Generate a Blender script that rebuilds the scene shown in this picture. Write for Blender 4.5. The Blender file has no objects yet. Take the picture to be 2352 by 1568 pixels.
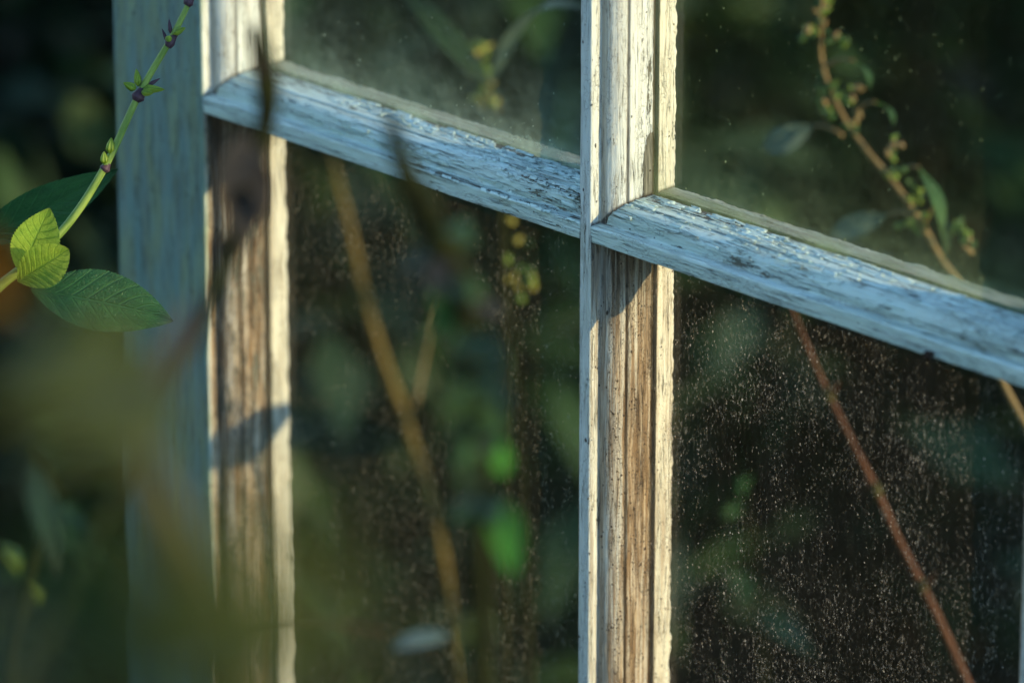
import bpy, math, random
from mathutils import Vector, noise as mnoise
R = math.radians
random.seed(7)
scene = bpy.context.scene
COL = scene.collection

# ---------------------------------------------------------------- camera
# window plane: outside is -Y, inside +Y, X runs right along the sash, Z up.
ZB = 0.90                       # height of the glazing bar's front face
YAW, PITCH = R(45.0), R(20.8)
DIST = 2.20                     # lens to the crossing of the bars
FPX = 13450.0                   # focal length in pixels of a 2352 px wide frame
cp, sp, cy, sy = math.cos(PITCH), math.sin(PITCH), math.cos(YAW), math.sin(YAW)
FWD = Vector((-sy * cp, cy * cp, -sp))
RGT = Vector((cy, sy, 0))
UPV = RGT.cross(FWD)
CROSS = Vector((0, 0, ZB))
CAM = CROSS - DIST * FWD - (167.0 / FPX * DIST) * RGT - (248.0 / FPX * DIST) * UPV


def at(px, py, depth):
    """a point of the scene that lies `depth` metres in front of the lens"""
    return CAM + depth * (FWD + (px - 1176.0) / FPX * RGT - (py - 784.0) / FPX * UPV)


def at_plane(px, py, y):
    """the point of the sight line that lies `y` metres behind the window"""
    d = FWD + (px - 1176.0) / FPX * RGT - (py - 784.0) / FPX * UPV
    return CAM + d * ((y - CAM.y) / d.y)


cam_d = bpy.data.cameras.new("camera")
cam = bpy.data.objects.new("camera", cam_d)
COL.objects.link(cam)
cam_d.sensor_width = 36.0
cam_d.lens = FPX / 2352.0 * 36.0
cam_d.clip_start, cam_d.clip_end = 0.05, 500.0
cam.location = CAM
cam.rotation_mode = 'QUATERNION'
cam.rotation_quaternion = FWD.to_track_quat('-Z', 'Y')
cam_d.dof.use_dof = True
cam_d.dof.focus_distance = DIST + 0.006
cam_d.dof.aperture_fstop = 6.6
scene.camera = cam

# ---------------------------------------------------------------- light
SUN = Vector((0.91, 0.305, 0.262)).normalized()
world = bpy.data.worlds.new("World")
scene.world = world
world.use_nodes = True
wt = world.node_tree
wt.nodes.clear()
sky = wt.nodes.new('ShaderNodeTexSky')
sky.sky_type = 'NISHITA'
sky.sun_disc = False
sky.air_density, sky.dust_density, sky.ozone_density = 1.0, 0.0, 2.6
sky.sun_elevation = math.asin(SUN.z)
sky.sun_rotation = math.atan2(SUN.x, SUN.y)
bg = wt.nodes.new('ShaderNodeBackground')
bg.inputs['Strength'].default_value = 0.15
wo = wt.nodes.new('ShaderNodeOutputWorld')
wt.links.new(sky.outputs[0], bg.inputs[0])
wt.links.new(bg.outputs[0], wo.inputs[0])
sun_d = bpy.data.lights.new("sun", 'SUN')
sun_d.energy = 2.3
sun_d.angle = R(0.5)
sun_d.color = (1.0, 0.72, 0.38)
sun = bpy.data.objects.new("sun", sun_d)
COL.objects.link(sun)
sun.location = (6, 2, 3)
sun.rotation_mode = 'QUATERNION'
sun.rotation_quaternion = (-SUN).to_track_quat('-Z', 'Y')
scene.view_settings.view_transform = 'Standard'
scene.view_settings.look = 'None'
scene.view_settings.exposure = 1.9
scene.view_settings.gamma = 1.0
scene.cycles.use_denoising = True
scene.cycles.max_bounces = 8
scene.cycles.transparent_max_bounces = 24
scene.cycles.caustics_reflective = False
scene.cycles.caustics_refractive = False


# ---------------------------------------------------------------- node helper
class Mat:
    def __init__(self, name):
        self.m = bpy.data.materials.new(name)
        self.m.use_nodes = True
        self.t = self.m.node_tree
        self.t.nodes.clear()
        self.out = self.n('ShaderNodeOutputMaterial')

    def n(self, kind, **kw):
        nd = self.t.nodes.new(kind)
        for k, v in kw.items():
            setattr(nd, k, v)
        return nd

    def put(self, sock, v):
        if v is None:
            return
        if isinstance(v, bpy.types.NodeSocket):
            self.t.links.new(v, sock)
        elif isinstance(v, (tuple, list)) and sock.type == 'RGBA' and len(v) == 3:
            sock.default_value = (*v, 1)
        else:
            sock.default_value = v

    def math(self, op, a, b=None, c=None, clamp=False):
        nd = self.n('ShaderNodeMath', operation=op, use_clamp=clamp)
        for s, v in zip(nd.inputs, (a, b, c)):
            self.put(s, v)
        return nd.outputs[0]

    def add(self, a, b): return self.math('ADD', a, b)
    def sub(self, a, b): return self.math('SUBTRACT', a, b)
    def mul(self, a, b): return self.math('MULTIPLY', a, b)
    def mx(self, a, b): return self.math('MAXIMUM', a, b)

    def step(self, x, a, b, lo=0.0, hi=1.0):
        nd = self.n('ShaderNodeMapRange', interpolation_type='SMOOTHSTEP')
        self.put(nd.inputs['Value'], x)
        self.put(nd.inputs['From Min'], a)
        self.put(nd.inputs['From Max'], b)
        self.put(nd.inputs['To Min'], lo)
        self.put(nd.inputs['To Max'], hi)
        return nd.outputs[0]

    def vec(self, x, y, z=0.0):
        nd = self.n('ShaderNodeCombineXYZ')
        for s, v in zip(nd.inputs, (x, y, z)):
            self.put(s, v)
        return nd.outputs[0]

    def noise(self, v, scale=1.0, detail=2.0, rough=0.5, dist=0.0):
        nd = self.n('ShaderNodeTexNoise')
        self.put(nd.inputs['Vector'], v)
        nd.inputs['Scale'].default_value = scale
        nd.inputs['Detail'].default_value = detail
        nd.inputs['Roughness'].default_value = rough
        nd.inputs['Distortion'].default_value = dist
        return nd.outputs[0]

    def voro(self, v, scale=1.0, feature='F1', rnd=1.0):
        nd = self.n('ShaderNodeTexVoronoi', feature=feature)
        self.put(nd.inputs['Vector'], v)
        nd.inputs['Scale'].default_value = scale
        nd.inputs['Randomness'].default_value = rnd
        if feature == 'DISTANCE_TO_EDGE':
            return nd.outputs['Distance'], None
        sx = self.n('ShaderNodeSeparateColor')
        self.t.links.new(nd.outputs['Color'], sx.inputs[0])
        return nd.outputs['Distance'], sx.outputs

    def mix(self, f, a, b):
        nd = self.n('ShaderNodeMix', data_type='RGBA')
        self.put(nd.inputs[0], f)
        self.put(nd.inputs[6], a)
        self.put(nd.inputs[7], b)
        return nd.outputs[2]

    def uv(self):
        nd = self.n('ShaderNodeUVMap')
        nd.uv_map = "UVMap"
        s = self.n('ShaderNodeSeparateXYZ')
        self.t.links.new(nd.outputs[0], s.inputs[0])
        return s.outputs[0], s.outputs[1]

    def attr(self, name):
        nd = self.n('ShaderNodeAttribute')
        nd.attribute_name = name
        return nd.outputs['Fac']

    def obj(self):
        return self.n('ShaderNodeTexCoord').outputs['Object']

    def sep(self, v):
        s = self.n('ShaderNodeSeparateXYZ')
        self.put(s.inputs[0], v)
        return s.outputs

    def bump(self, h, dist, strength=1.0):
        nd = self.n('ShaderNodeBump')
        self.put(nd.inputs['Height'], h)
        nd.inputs['Distance'].default_value = dist
        nd.inputs['Strength'].default_value = strength
        return nd.outputs[0]

    def bsdf(self, color, rough=0.6, normal=None, spec=0.4):
        nd = self.n('ShaderNodeBsdfPrincipled')
        self.put(nd.inputs['Base Color'], color)
        self.put(nd.inputs['Roughness'], rough)
        self.put(nd.inputs['Specular IOR Level'], spec)
        if normal is not None:
            self.t.links.new(normal, nd.inputs['Normal'])
        return nd.outputs[0]

    def mixsh(self, f, a, b):
        nd = self.n('ShaderNodeMixShader')
        self.put(nd.inputs[0], f)
        self.t.links.new(a, nd.inputs[1])
        self.t.links.new(b, nd.inputs[2])
        return nd.outputs[0]

    def end(self, sh):
        self.t.links.new(sh, self.out.inputs['Surface'])
        return self.m


# ---------------------------------------------------------------- materials
def painted_wood(name, lo, hi):
    """old white paint, cracked and flaking along the grain; the attributes
    wear / dirt / algae say where it has gone, where it is soiled or green"""
    k = Mat(name)
    t, s = k.uv()
    wear, dirt, algae = k.attr("wear"), k.attr("dirt"), k.attr("algae")
    crust_shade = k.attr("crust_shade")
    warp = k.noise(k.vec(k.mul(t, .035), k.mul(s, .1), 3.1), detail=2)
    s2 = k.add(s, k.mul(k.sub(warp, .5), 2.4))
    grain = k.noise(k.vec(k.mul(t, .05), k.mul(s2, 1.9), 0.7), detail=5, rough=.68)
    # flakes: angular cells, longer along the grain, more or less many of them gone
    w2 = k.noise(k.vec(k.mul(t, .35), k.mul(s, .6), 9.0), detail=3)
    tt = k.add(t, k.mul(k.sub(w2, .5), 6.0))
    ss = k.add(s2, k.mul(k.sub(w2, .5), 1.6))
    _, cell = k.voro(k.vec(k.mul(tt, .13), k.mul(ss, 1.15), 1.0))
    _, cell2 = k.voro(k.vec(k.mul(tt, .30), k.mul(ss, 1.7), 5.0))
    n1 = k.noise(k.vec(k.mul(t, .022), k.mul(s2, .22), 2.0), detail=3, rough=.6)
    n2 = k.noise(k.vec(k.mul(t, .055), k.mul(s2, 1.15), 4.0), detail=4, rough=.65)
    val = k.add(k.add(k.mul(cell[0], .20), k.mul(cell2[1], .11)), k.add(k.mul(n1, .45), k.mul(n2, .62)))
    val = k.add(val, k.mul(wear, .26))
    pn = k.add(k.noise(k.vec(k.mul(t, .040), k.mul(s, .17), 12.0), detail=4, rough=.6), k.mul(k.sub(cell[1], .5), .17))
    pn = k.add(k.add(pn, k.mul(k.sub(cell2[0], .5), .10)), k.mul(wear, .66))
    gone = k.mx(k.step(val, .905, .92), k.step(pn, .765, .775))
    lift = k.mx(k.step(val, .83, .905), k.step(pn, .70, .765))          # paint curling up at the flake's rim
    # long cracks with the grain and a fine craquelure across it
    c1 = k.noise(k.vec(k.mul(t, .016), k.mul(s2, .8), 6.0), detail=3, rough=.6)
    crk = k.sub(1.0, k.step(k.math('ABSOLUTE', k.sub(c1, .5)), .003, .016))
    gate = k.step(k.noise(k.vec(k.mul(t, .03), k.mul(s, .3), 8.0), detail=2), .47, .60)
    crk = k.mul(crk, gate)
    ce, _ = k.voro(k.vec(k.mul(tt, .42), k.mul(s, .75), 2.5), feature='DISTANCE_TO_EDGE')
    fine = k.mul(k.sub(1.0, k.step(ce, .01, .05)), k.step(k.noise(k.vec(k.mul(t, .04), k.mul(s, .2), 7.0)), .45, .62))
    # soil: specks and streaks
    d1, cc = k.voro(k.vec(k.mul(t, .62), k.mul(s, .75), 3.0))
    d1 = k.add(d1, k.mul(k.sub(w2, .5), .35))
    clus = k.noise(k.vec(k.mul(t, .045), k.mul(s, .33), 17.0), detail=4, rough=.7)
    spk = k.mul(k.sub(1.0, k.step(k.add(d1, k.mul(cc[2], .16)), .16, .36)), k.step(k.add(k.add(cc[0], k.mul(dirt, .55)), k.mul(k.sub(clus, .5), 2.2)), 1.05, 1.12))
    d2, cc2 = k.voro(k.vec(k.mul(t, .17), k.mul(s, .24), 6.0))
    spk2 = k.mul(k.sub(1.0, k.step(k.add(d2, k.mul(k.sub(w2, .5), .5)), .06, .14)), k.step(k.add(cc2[0], k.mul(dirt, .3)), .80, .84))
    spk = k.mx(spk, spk2)
    gr = k.noise(k.vec(k.mul(t, 1.3), k.mul(s, 1.7), 15.0), detail=3, rough=.7)
    spk = k.mx(spk, k.mul(k.step(k.add(gr, k.mul(k.sub(clus, .5), .5)), .57, .70), k.step(dirt, .45, .9)))
    stn = k.noise(k.vec(k.mul(t, .012), k.mul(s2, .5), 1.5), detail=4, rough=.65)
    blt = k.noise(k.vec(k.mul(t, .020), k.mul(s, .20), 19.0), detail=5, rough=.7)
    streak = k.mul(k.step(k.add(k.add(stn, k.mul(k.sub(grain, .5), .9)), k.mul(k.sub(blt, .5), 1.3)), .36, .66), dirt)
    var = k.noise(k.vec(k.mul(t, .03), k.mul(s, .35), 4.4), detail=4)
    paint = k.mix(var, lo, hi)
    paint = k.mix(k.step(grain, .52, .72, 0, .22), paint, (.42, .39, .31))
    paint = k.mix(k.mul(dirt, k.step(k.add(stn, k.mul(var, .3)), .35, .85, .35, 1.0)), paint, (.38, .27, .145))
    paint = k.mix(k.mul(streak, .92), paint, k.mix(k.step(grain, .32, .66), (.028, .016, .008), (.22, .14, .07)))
    alg = k.mul(algae, k.step(k.noise(k.vec(k.mul(t, .02), k.mul(s, .12), 5.0), detail=4, rough=.65), .42, .66))
    paint = k.mix(k.mul(alg, .75), paint, (.23, .31, .17))
    wood = k.mix(k.step(grain, .30, .72), (.050, .055, .042), (.25, .25, .19))
    wood = k.mix(k.mul(alg, .5), wood, (.13, .17, .08))
    col = k.mix(gone, paint, wood)
    col = k.mix(k.mul(crk, .85), col, (.045, .04, .034))
    col = k.mix(k.mul(fine, k.mul(k.sub(1.0, gone), .58)), col, (.12, .11, .09))
    col = k.mix(k.mul(spk, .9), col, (.035, .024, .016))
    col = k.mix(k.mul(crust_shade, k.step(n2, .25, .55, .55, 1.0)), col, (.022, .015, .009))  # dirt in joints plus darkened creases and shade under the crossbar
    h = k.sub(1.0, gone)
    h = k.add(h, k.mul(lift, k.mul(k.sub(1.0, gone), .7)))
    h = k.add(h, k.mul(grain, .55))
    h = k.sub(h, k.mul(crk, .8))
    h = k.sub(h, k.mul(fine, .22))
    h = k.add(h, k.mul(spk, .6))
    nrm = k.bump(h, .00095, 1.0)
    return k.end(k.bsdf(col, k.mix(gone, (.55, .55, .55), (.85, .85, .85)), nrm, .35))


def dusty_glass(name, specks, film, foot, side, tint=(.52, .47, .38)):
    """clear old glass with a film of dust: thicker where it gathers along the
    bar below (foot) and beside the upright (side), with specks and smears"""
    k = Mat(name)
    x, z = k.uv()                              # millimetres from the pane's lower left corner
    n0 = k.noise(k.vec(k.mul(x, .035), k.mul(z, .02), 1), detail=4, rough=.6)
    n1 = k.noise(k.vec(k.mul(x, .35), k.mul(z, .05), 2), detail=4, rough=.7)
    patch = k.noise(k.vec(k.mul(x, .05), k.mul(z, .07), 41), detail=5, rough=.7)
    wz = k.add(z, k.mul(k.sub(n0, .5), 18.0))
    ft = k.mul(k.math('EXPONENT', k.mul(wz, -1 / 9.0)), foot)
    ft = k.add(ft, k.mul(k.math('EXPONENT', k.mul(wz, -1 / 26.0)), foot * .45))
    ft = k.mul(ft, k.step(patch, .25, .75, .35, 1.5))
    sd = k.mul(k.sub(1.0, k.step(k.add(x, k.mul(k.sub(n1, .5), 4.0)), 9.0, 20.0)), side)
    streaks = k.mul(k.mul(k.step(n1, .40, .75), n0), film)
    d = k.add(k.add(ft, sd), k.add(streaks, film * .35))
    dens = k.noise(k.vec(k.mul(x, .018), k.mul(z, .018), 6), detail=3, rough=.6)
    runn = k.noise(k.vec(k.mul(x, .16), k.mul(z, .035), 31), detail=4, rough=.7)
    runs = k.add(k.mul(runn, .75), k.mul(dens, .25))
    g = k.step(k.add(k.mul(runn, .5), k.mul(dens, .5)), .42, .60)
    xw = k.add(x, k.mul(k.sub(k.noise(k.vec(k.mul(x, 1.4), k.mul(z, 1.1), 51), detail=3, rough=.7), .5), 1.5))
    zw = k.add(z, k.mul(k.sub(k.noise(k.vec(k.mul(x, 1.3), k.mul(z, .8), 57), detail=3, rough=.7), .5), 2.6))
    for sc, sx, sz, r0, r1, thr, seed in ((1.7, 1, .6, .14, .42, .74, 13.0), (.55, 1, .8, .09, .24, .72, 1.0), (.95, 1, .55, .10, .30, .66, 4.0), (.22, 1, .9, .03, .07, .86, 8.0)):
        dd, cc = k.voro(k.vec(k.mul(xw, sc * sx), k.mul(zw, sc * sz), seed))
        on = k.step(k.add(cc[0], k.mul(k.sub(runs, .5), 2.0 if specks > .3 else 0.0)), thr + (1 - specks) * .24, thr + (1 - specks) * .24 + .05)
        dot = k.mul(k.sub(1.0, k.step(dd, r0 * .5, r1)), on)
        d = k.add(d, k.mul(dot, k.add(k.mul(k.math('POWER', cc[1], 3.0), .85), .08)))
    if specks > .3:
        f1 = k.noise(k.vec(k.mul(x, .55), k.mul(z, .30), 3), detail=3, rough=.7, dist=.8)
        fib = k.sub(1.0, k.step(k.math('ABSOLUTE', k.sub(f1, .5)), .004, .016))
        f2 = k.noise(k.vec(k.mul(x, .42), k.mul(z, .26), 11), detail=3, rough=.6)
        fib = k.mul(fib, k.step(f2, .56, .66))
        d = k.add(d, k.mul(k.mul(fib, g), .60 * specks))
        blot = k.noise(k.vec(k.mul(xw, .8), k.mul(zw, .42), 21), detail=4, rough=.75, dist=.6)
        d = k.add(d, k.mul(k.mul(k.step(blot, .53, .70), g), .36 * specks))
    d = k.math('MINIMUM', d, .92)
    hue = k.noise(k.vec(k.mul(x, .25), k.mul(z, .2), 61), detail=2)
    dcol = k.mix(k.step(hue, .35, .65), tint, tuple(min(1, c * 1.25) for c in tint))
    dif = k.n('ShaderNodeBsdfDiffuse')
    k.put(dif.inputs[0], dcol)
    trl = k.n('ShaderNodeBsdfTranslucent')
    k.put(trl.inputs[0], dcol)
    tr = k.n('ShaderNodeBsdfTransparent')
    tr.inputs[0].default_value = (.93, .96, .94, 1)
    gl = k.n('ShaderNodeBsdfGlossy')
    gl.inputs['Roughness'].default_value = .06
    fr = k.n('ShaderNodeFresnel')
    fr.inputs[0].default_value = 1.45
    clear = k.mixsh(k.mul(fr.outputs[0], .8), tr.outputs[0], gl.outputs[0])
    return k.end(k.mixsh(d, clear, k.mixsh(.55, dif.outputs[0], trl.outputs[0])))


def clear_glass():
    k = Mat("clear_glass")
    tr = k.n('ShaderNodeBsdfTransparent')
    tr.inputs[0].default_value = (.95, .97, .95, 1)
    gl = k.n('ShaderNodeBsdfGlossy')
    gl.inputs['Roughness'].default_value = .04
    return k.end(k.mixsh(.02, tr.outputs[0], gl.outputs[0]))


def leaf_mat(name, dark, light, vein, trans=.35, rough=.5):
    k = Mat(name)
    u, v = k.uv()
    av = k.math('ABSOLUTE', v)
    n = k.noise(k.vec(k.mul(u, 6), k.mul(v, 3), 1), detail=4, rough=.6)
    rib = k.sub(1.0, k.step(av, .02, .07))
    ph = k.math('FRACT', k.mul(k.sub(u, k.mul(av, .22)), 9.0))
    sv = k.sub(1.0, k.step(k.math('ABSOLUTE', k.sub(ph, .5)), .04, .16))
    net, _ = k.voro(k.vec(k.mul(u, 34), k.mul(v, 13), 0), feature='DISTANCE_TO_EDGE')
    netm = k.sub(1.0, k.step(net, .03, .18))
    vm = k.mx(rib, k.mx(k.mul(sv, .7), k.mul(netm, .3)))
    col = k.mix(k.step(n, .3, .7), dark, light)
    col = k.mix(k.mul(vm, .62), col, vein)
    h = k.sub(k.mul(n, .3), k.mul(vm, .8))
    nrm = k.bump(h, .0012, .9)
    p = k.bsdf(col, rough, nrm, .4)
    tl = k.n('ShaderNodeBsdfTranslucent')
    k.t.links.new(nrm, tl.inputs['Normal'])
    k.put(tl.inputs[0], k.mix(.35, col, tuple(min(1, c * 2.0) for c in light)))
    return k.end(k.mixsh(trans, p, tl.outputs[0]))


def stem_mat(name, a, b, rough=.6, spec=.2):
    k = Mat(name)
    u, v = k.uv()
    n = k.noise(k.vec(k.mul(u, 90), k.mul(v, 5), 0), detail=4, rough=.6)
    col = k.mix(k.step(n, .35, .65), a, b)
    return k.end(k.bsdf(col, rough, k.bump(n, .0004, .5), spec))


def rough_mat(name, a, b, scale, bump=.01):
    k = Mat(name)
    o = k.obj()
    n = k.noise(o, scale, 6, .65)
    col = k.mix(k.step(n, .35, .65), a, b)
    return k.end(k.bsdf(col, .9, k.bump(n, bump, .7), .2))


M = dict(
    paint=painted_wood("old_cream_white_paint", (.56, .65, .62), (.72, .79, .75)),
    paint_bar=painted_wood("old_white_paint_sky_tint", (.49, .69, .64), (.71, .87, .80)),  # white paint, skylight's blue and algae green mixed into its colour
    paint_stile=painted_wood("weathered_white_paint_sky_shade", (.065, .195, .19), (.17, .355, .35)),  # white paint, blue sky shade and dirt worked into its colour
    clear=clear_glass(),
    glass_up=dusty_glass("dusty_glass", .06, .012, .20, .08, (.40, .50, .25)),
    glass_up_far=dusty_glass("dusty_glass_streaked", .14, .012, .36, .06, (.40, .52, .38)),
    glass_low=dusty_glass("speckled_glass", 1.0, .02, .02, .03, (.60, .52, .40)),
    glass_low_far=dusty_glass("speckled_brown_glass", .95, .040, .05, .08, (.47, .41, .27)),
    iron=rough_mat("rusty_iron", (.02, .015, .012), (.05, .03, .02), 900, .0003),
    soil=rough_mat("dark_soil", (.012, .010, .007), (.04, .03, .02), 18, .02),
    grass=rough_mat("rough_grass", (.025, .04, .012), (.06, .08, .03), 14, .03),
    plank=rough_mat("grey_planks", (.06, .055, .045), (.12, .11, .09), 9, .004),
    salvia=leaf_mat("deep_green_leaf", (.011, .062, .018), (.026, .112, .030), (.032, .11, .036), .22),
    young=leaf_mat("yellow_green_leaf", (.20, .33, .03), (.36, .48, .05), (.05, .15, .015), .38),
    mid=leaf_mat("mid_green_leaf", (.035, .10, .025), (.07, .17, .04), (.09, .20, .07), .40),
    bright=leaf_mat("bright_green_leaf", (.04, .20, .02), (.07, .30, .03), (.10, .34, .06), .50),
    blackish=leaf_mat('blackish_leaf', (.006, .006, .003), (.013, .012, .005), (.015, .015, .008), .1),
    veil_olive=leaf_mat('dull_olive_leaf', (.030, .045, .002), (.052, .070, .004), (.06, .08, .01), .5),
    veil_green=leaf_mat('dull_green_leaf', (.012, .034, .008), (.024, .060, .014), (.03, .06, .02), .4),
    olive=leaf_mat("olive_leaf", (.06, .085, .016), (.11, .14, .03), (.13, .16, .05), .40),
    pale=leaf_mat("pale_leaf", (.07, .13, .10), (.11, .19, .15), (.2, .28, .24), .15, .35),
    grey=leaf_mat("grey_green_leaf", (.06, .10, .075), (.10, .16, .11), (.12, .18, .13), .20, .4),
    rust=leaf_mat("withered_leaf", (.15, .056, .002), (.22, .09, .004), (.2, .09, .02), .45),
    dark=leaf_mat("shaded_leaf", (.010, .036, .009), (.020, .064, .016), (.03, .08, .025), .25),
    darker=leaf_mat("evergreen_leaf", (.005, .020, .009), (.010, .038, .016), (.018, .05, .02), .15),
    brownl=leaf_mat("brown_dead_leaf", (.035, .022, .012), (.07, .045, .022), (.08, .05, .03), .25),
    s_green=stem_mat("green_stem", (.11, .19, .035), (.20, .29, .06)),
    s_node=stem_mat("purple_node", (.035, .018, .030), (.085, .05, .06)),
    s_dark=stem_mat("dark_stem", (.007, .009, .004), (.016, .020, .007), .9, .02),
    s_yellow=stem_mat("straw_stem", (.085, .058, .008), (.15, .105, .018)),
    s_brown=stem_mat("ochre_stem", (.024, .023, .003), (.046, .042, .005)),
    s_red=stem_mat("red_brown_stem", (.050, .019, .007), (.095, .036, .013)),
    s_pink=stem_mat("pinkish_stem", (.14, .10, .04), (.22, .16, .07)),
    s_plum=stem_mat("plum_stem", (.026, .015, .009), (.048, .027, .014)),
    bark=stem_mat("dark_bark", (.02, .016, .012), (.045, .036, .026)),
    budg=stem_mat("bud_green", (.07, .13, .018), (.14, .22, .035)),
    budy=stem_mat("bud_yellow", (.17, .17, .03), (.28, .26, .05)),
)


# ---------------------------------------------------------------- object helpers
def thing(name, label, cat, loc=(0, 0, 0), group=None):
    o = bpy.data.objects.new(name, None)
    COL.objects.link(o)
    o.location = loc
    o.empty_display_size = .05
    o["label"], o["category"] = label, cat
    if group:
        o["group"] = group
    return o


def link(name, me, mat, parent=None, label=None):
    o = bpy.data.objects.new(name, me)
    COL.objects.link(o)
    for m in (mat if isinstance(mat, (list, tuple)) else [mat]):
        me.materials.append(m)
    if parent is not None:
        o.parent = parent
        o.matrix_parent_inverse.identity()
        root, off = parent, Vector(parent.location)
        while root.parent is not None:
            root = root.parent
            off = off + Vector(root.location)
        o.location = (0, 0, 0)
        me.transform(__import__('mathutils').Matrix.Translation(-off))
    if label:
        o["label"] = label
    return o


class MB:
    def __init__(self):
        self.v, self.f, self.uv, self.at = [], [], [], {}

    def vert(self, p, uv=(0, 0)):
        self.v.append(tuple(p))
        self.uv.append(uv)
        return len(self.v) - 1

    def build(self, name, mat, parent=None, smooth=True, label=None):
        me = bpy.data.meshes.new(name)
        me.from_pydata(self.v, [], self.f)
        lay = me.uv_layers.new(name="UVMap")
        li = [0] * len(me.loops)
        me.loops.foreach_get("vertex_index", li)
        flat = []
        for i in li:
            flat.extend(self.uv[i])
        lay.data.foreach_set("uv", flat)
        for k, vals in self.at.items():
            a = me.attributes.new(k, 'FLOAT', 'POINT')
            a.data.foreach_set("value", vals)
        if smooth:
            me.polygons.foreach_set("use_smooth", [True] * len(me.polygons))
        me.update()
        return link(name, me, mat, parent, label)


def catmull(pts, n):
    P = [Vector(p) for p in pts]
    P = [2 * P[0] - P[1]] + P + [2 * P[-1] - P[-2]]
    out = []
    for i in range(1, len(P) - 2):
        a, b, c, d = P[i - 1:i + 3]
        for k in range(n):
            t = k / n
            out.append(.5 * ((2 * b) + (c - a) * t + (2 * a - 5 * b + 4 * c - d) * t * t + (3 * b - a - 3 * c + d) * t ** 3))
    out.append(P[-2])
    return out


def tube(mb, pts, rads, n=6, sides=10, wob=.06, seed=0.0):
    """a tapered round stem through pts; rads are the radii at those points"""
    c = catmull(pts, n)
    m = len(pts) - 1
    base = len(mb.v)
    prev = None
    L = 0.0
    for i, p in enumerate(c):
        d = (c[min(i + 1, len(c) - 1)] - c[max(i - 1, 0)]).normalized()
        if prev is None:
            a = d.orthogonal().normalized()
        else:
            a = (prev - d * prev.dot(d)).normalized()
        prev = a
        b = d.cross(a)
        q = i / n
        j = min(int(q), m - 1)
        r = rads[j] + (rads[j + 1] - rads[j]) * (q - j)
        if i:
            L += (p - c[i - 1]).length
        for k in range(sides):
            an = 2 * math.pi * k / sides
            rr = r * (1 + wob * mnoise.noise((L * 60, math.cos(an) + seed, math.sin(an))))
            mb.vert(p + rr * (math.cos(an) * a + math.sin(an) * b), (L, k / sides))
    for i in range(len(c) - 1):
        for k in range(sides):
            k2 = (k + 1) % sides
            mb.f.append((base + i * sides + k, base + i * sides + k2, base + (i + 1) * sides + k2, base + (i + 1) * sides + k))
    mb.f.append(tuple(base + k for k in range(sides))[::-1])
    mb.f.append(tuple(base + (len(c) - 1) * sides + k for k in range(sides)))


def shape(u, wide=.42, pw=1.0):
    """half width along a leaf, 1 at its widest"""
    if u < wide:
        x = u / wide
        return max(0.0, math.sin(x * math.pi / 2)) ** .8
    x = (u - wide) / (1 - wide)
    return max(0.0, math.cos(x * math.pi / 2)) ** pw


def leaf(mb, base, tip, width, facing, bend=.0, fold=.15, serr=.05, wide=.42, pw=1.15, pucker=.02, twist=0.0, nu=36, nv=12, teeth=20, stalk=0.0):
    base, tip = Vector(base), Vector(tip)
    ax = tip - base
    L = ax.length
    d = ax.normalized()
    nrm = Vector(facing)
    nrm = (nrm - d * nrm.dot(d)).normalized()
    side = d.cross(nrm)
    st = len(mb.v)
    for i in range(nu + 1):
        u = i / nu
        w = width * .5 * shape(u, wide, pw)
        w *= 1 + serr * (((u * teeth) % 1.0) - .5)
        w = max(w, width * .008)
        an = twist * (u - .3)
        s_, n_ = side * math.cos(an) + nrm * math.sin(an), nrm * math.cos(an) - side * math.sin(an)
        c = base + ax * u + nrm * (bend * L * math.sin(math.pi * u ** 1.2) )
        for j in range(nv + 1):
            v = j / nv * 2 - 1
            ph = (u - abs(v) * .22) * 9.0
            pk = pucker * L * math.sin(2 * math.pi * ph) * min(1, abs(v) * 3) * (1 - abs(v) ** 4) * .35
            und = .025 * L * mnoise.noise((u * 2.3 + base.x * 31, v * 1.2, base.z * 17))
            mb.vert(c + s_ * (w * v) + n_ * (fold * abs(v) * w + pk + und), (u, v))
    for i in range(nu):
        for j in range(nv):
            a = st + i * (nv + 1) + j
            mb.f.append((a, a + 1, a + nv + 2, a + nv + 1))


def one_leaf(parent, mat, *a, name='leaf', label=None, **kw):
    mb = MB()
    leaf(mb, *a, **kw)
    return mb.build(name, mat, parent, label=label)


def bud(parent, mat, base, tip, r, name='bud', label=None):
    mb = MB()
    b, t = Vector(base), Vector(tip)
    tube(mb, [b, b.lerp(t, .25), b.lerp(t, .55), b.lerp(t, .85), t], [r * .35, r, r * .85, r * .4, r * .05], n=3, sides=8)
    return mb.build(name, mat, parent, label=label)


TOCAM = -FWD
SKYV = Vector((0, 0, 1))


def to_ground(p, lean=(0, 0), z=0.0, d=None):
    """points that carry a stem from p down to the soil"""
    p = Vector(p)
    d = (d or Vector((0, 0, -1))).normalized()
    q = p + d * .03
    r = q + (d + Vector((0, 0, -1))).normalized() * .08
    h = r.z - z
    return [q, r, r + Vector((lean[0] * .3, lean[1] * .3, -h * .33)), Vector((r.x + lean[0], r.y + lean[1], z - .01))]


# ---------------------------------------------------------------- the setting
def sheet(name, x0, x1, y0, y1, z, mat, n=40, amp=.02):
    mb = MB()
    for i in range(n + 1):
        for j in range(n + 1):
            x, y = x0 + (x1 - x0) * i / n, y0 + (y1 - y0) * j / n
            mb.vert((x, y, z + amp * mnoise.noise((x * 1.7, y * 1.7, 0))), (x, y))
    for i in range(n):
        for j in range(n):
            a = i * (n + 1) + j
            mb.f.append((a, a + n + 1, a + n + 2, a + 1))
    o = mb.build(name, mat)
    o["kind"] = "structure"
    return o


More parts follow.
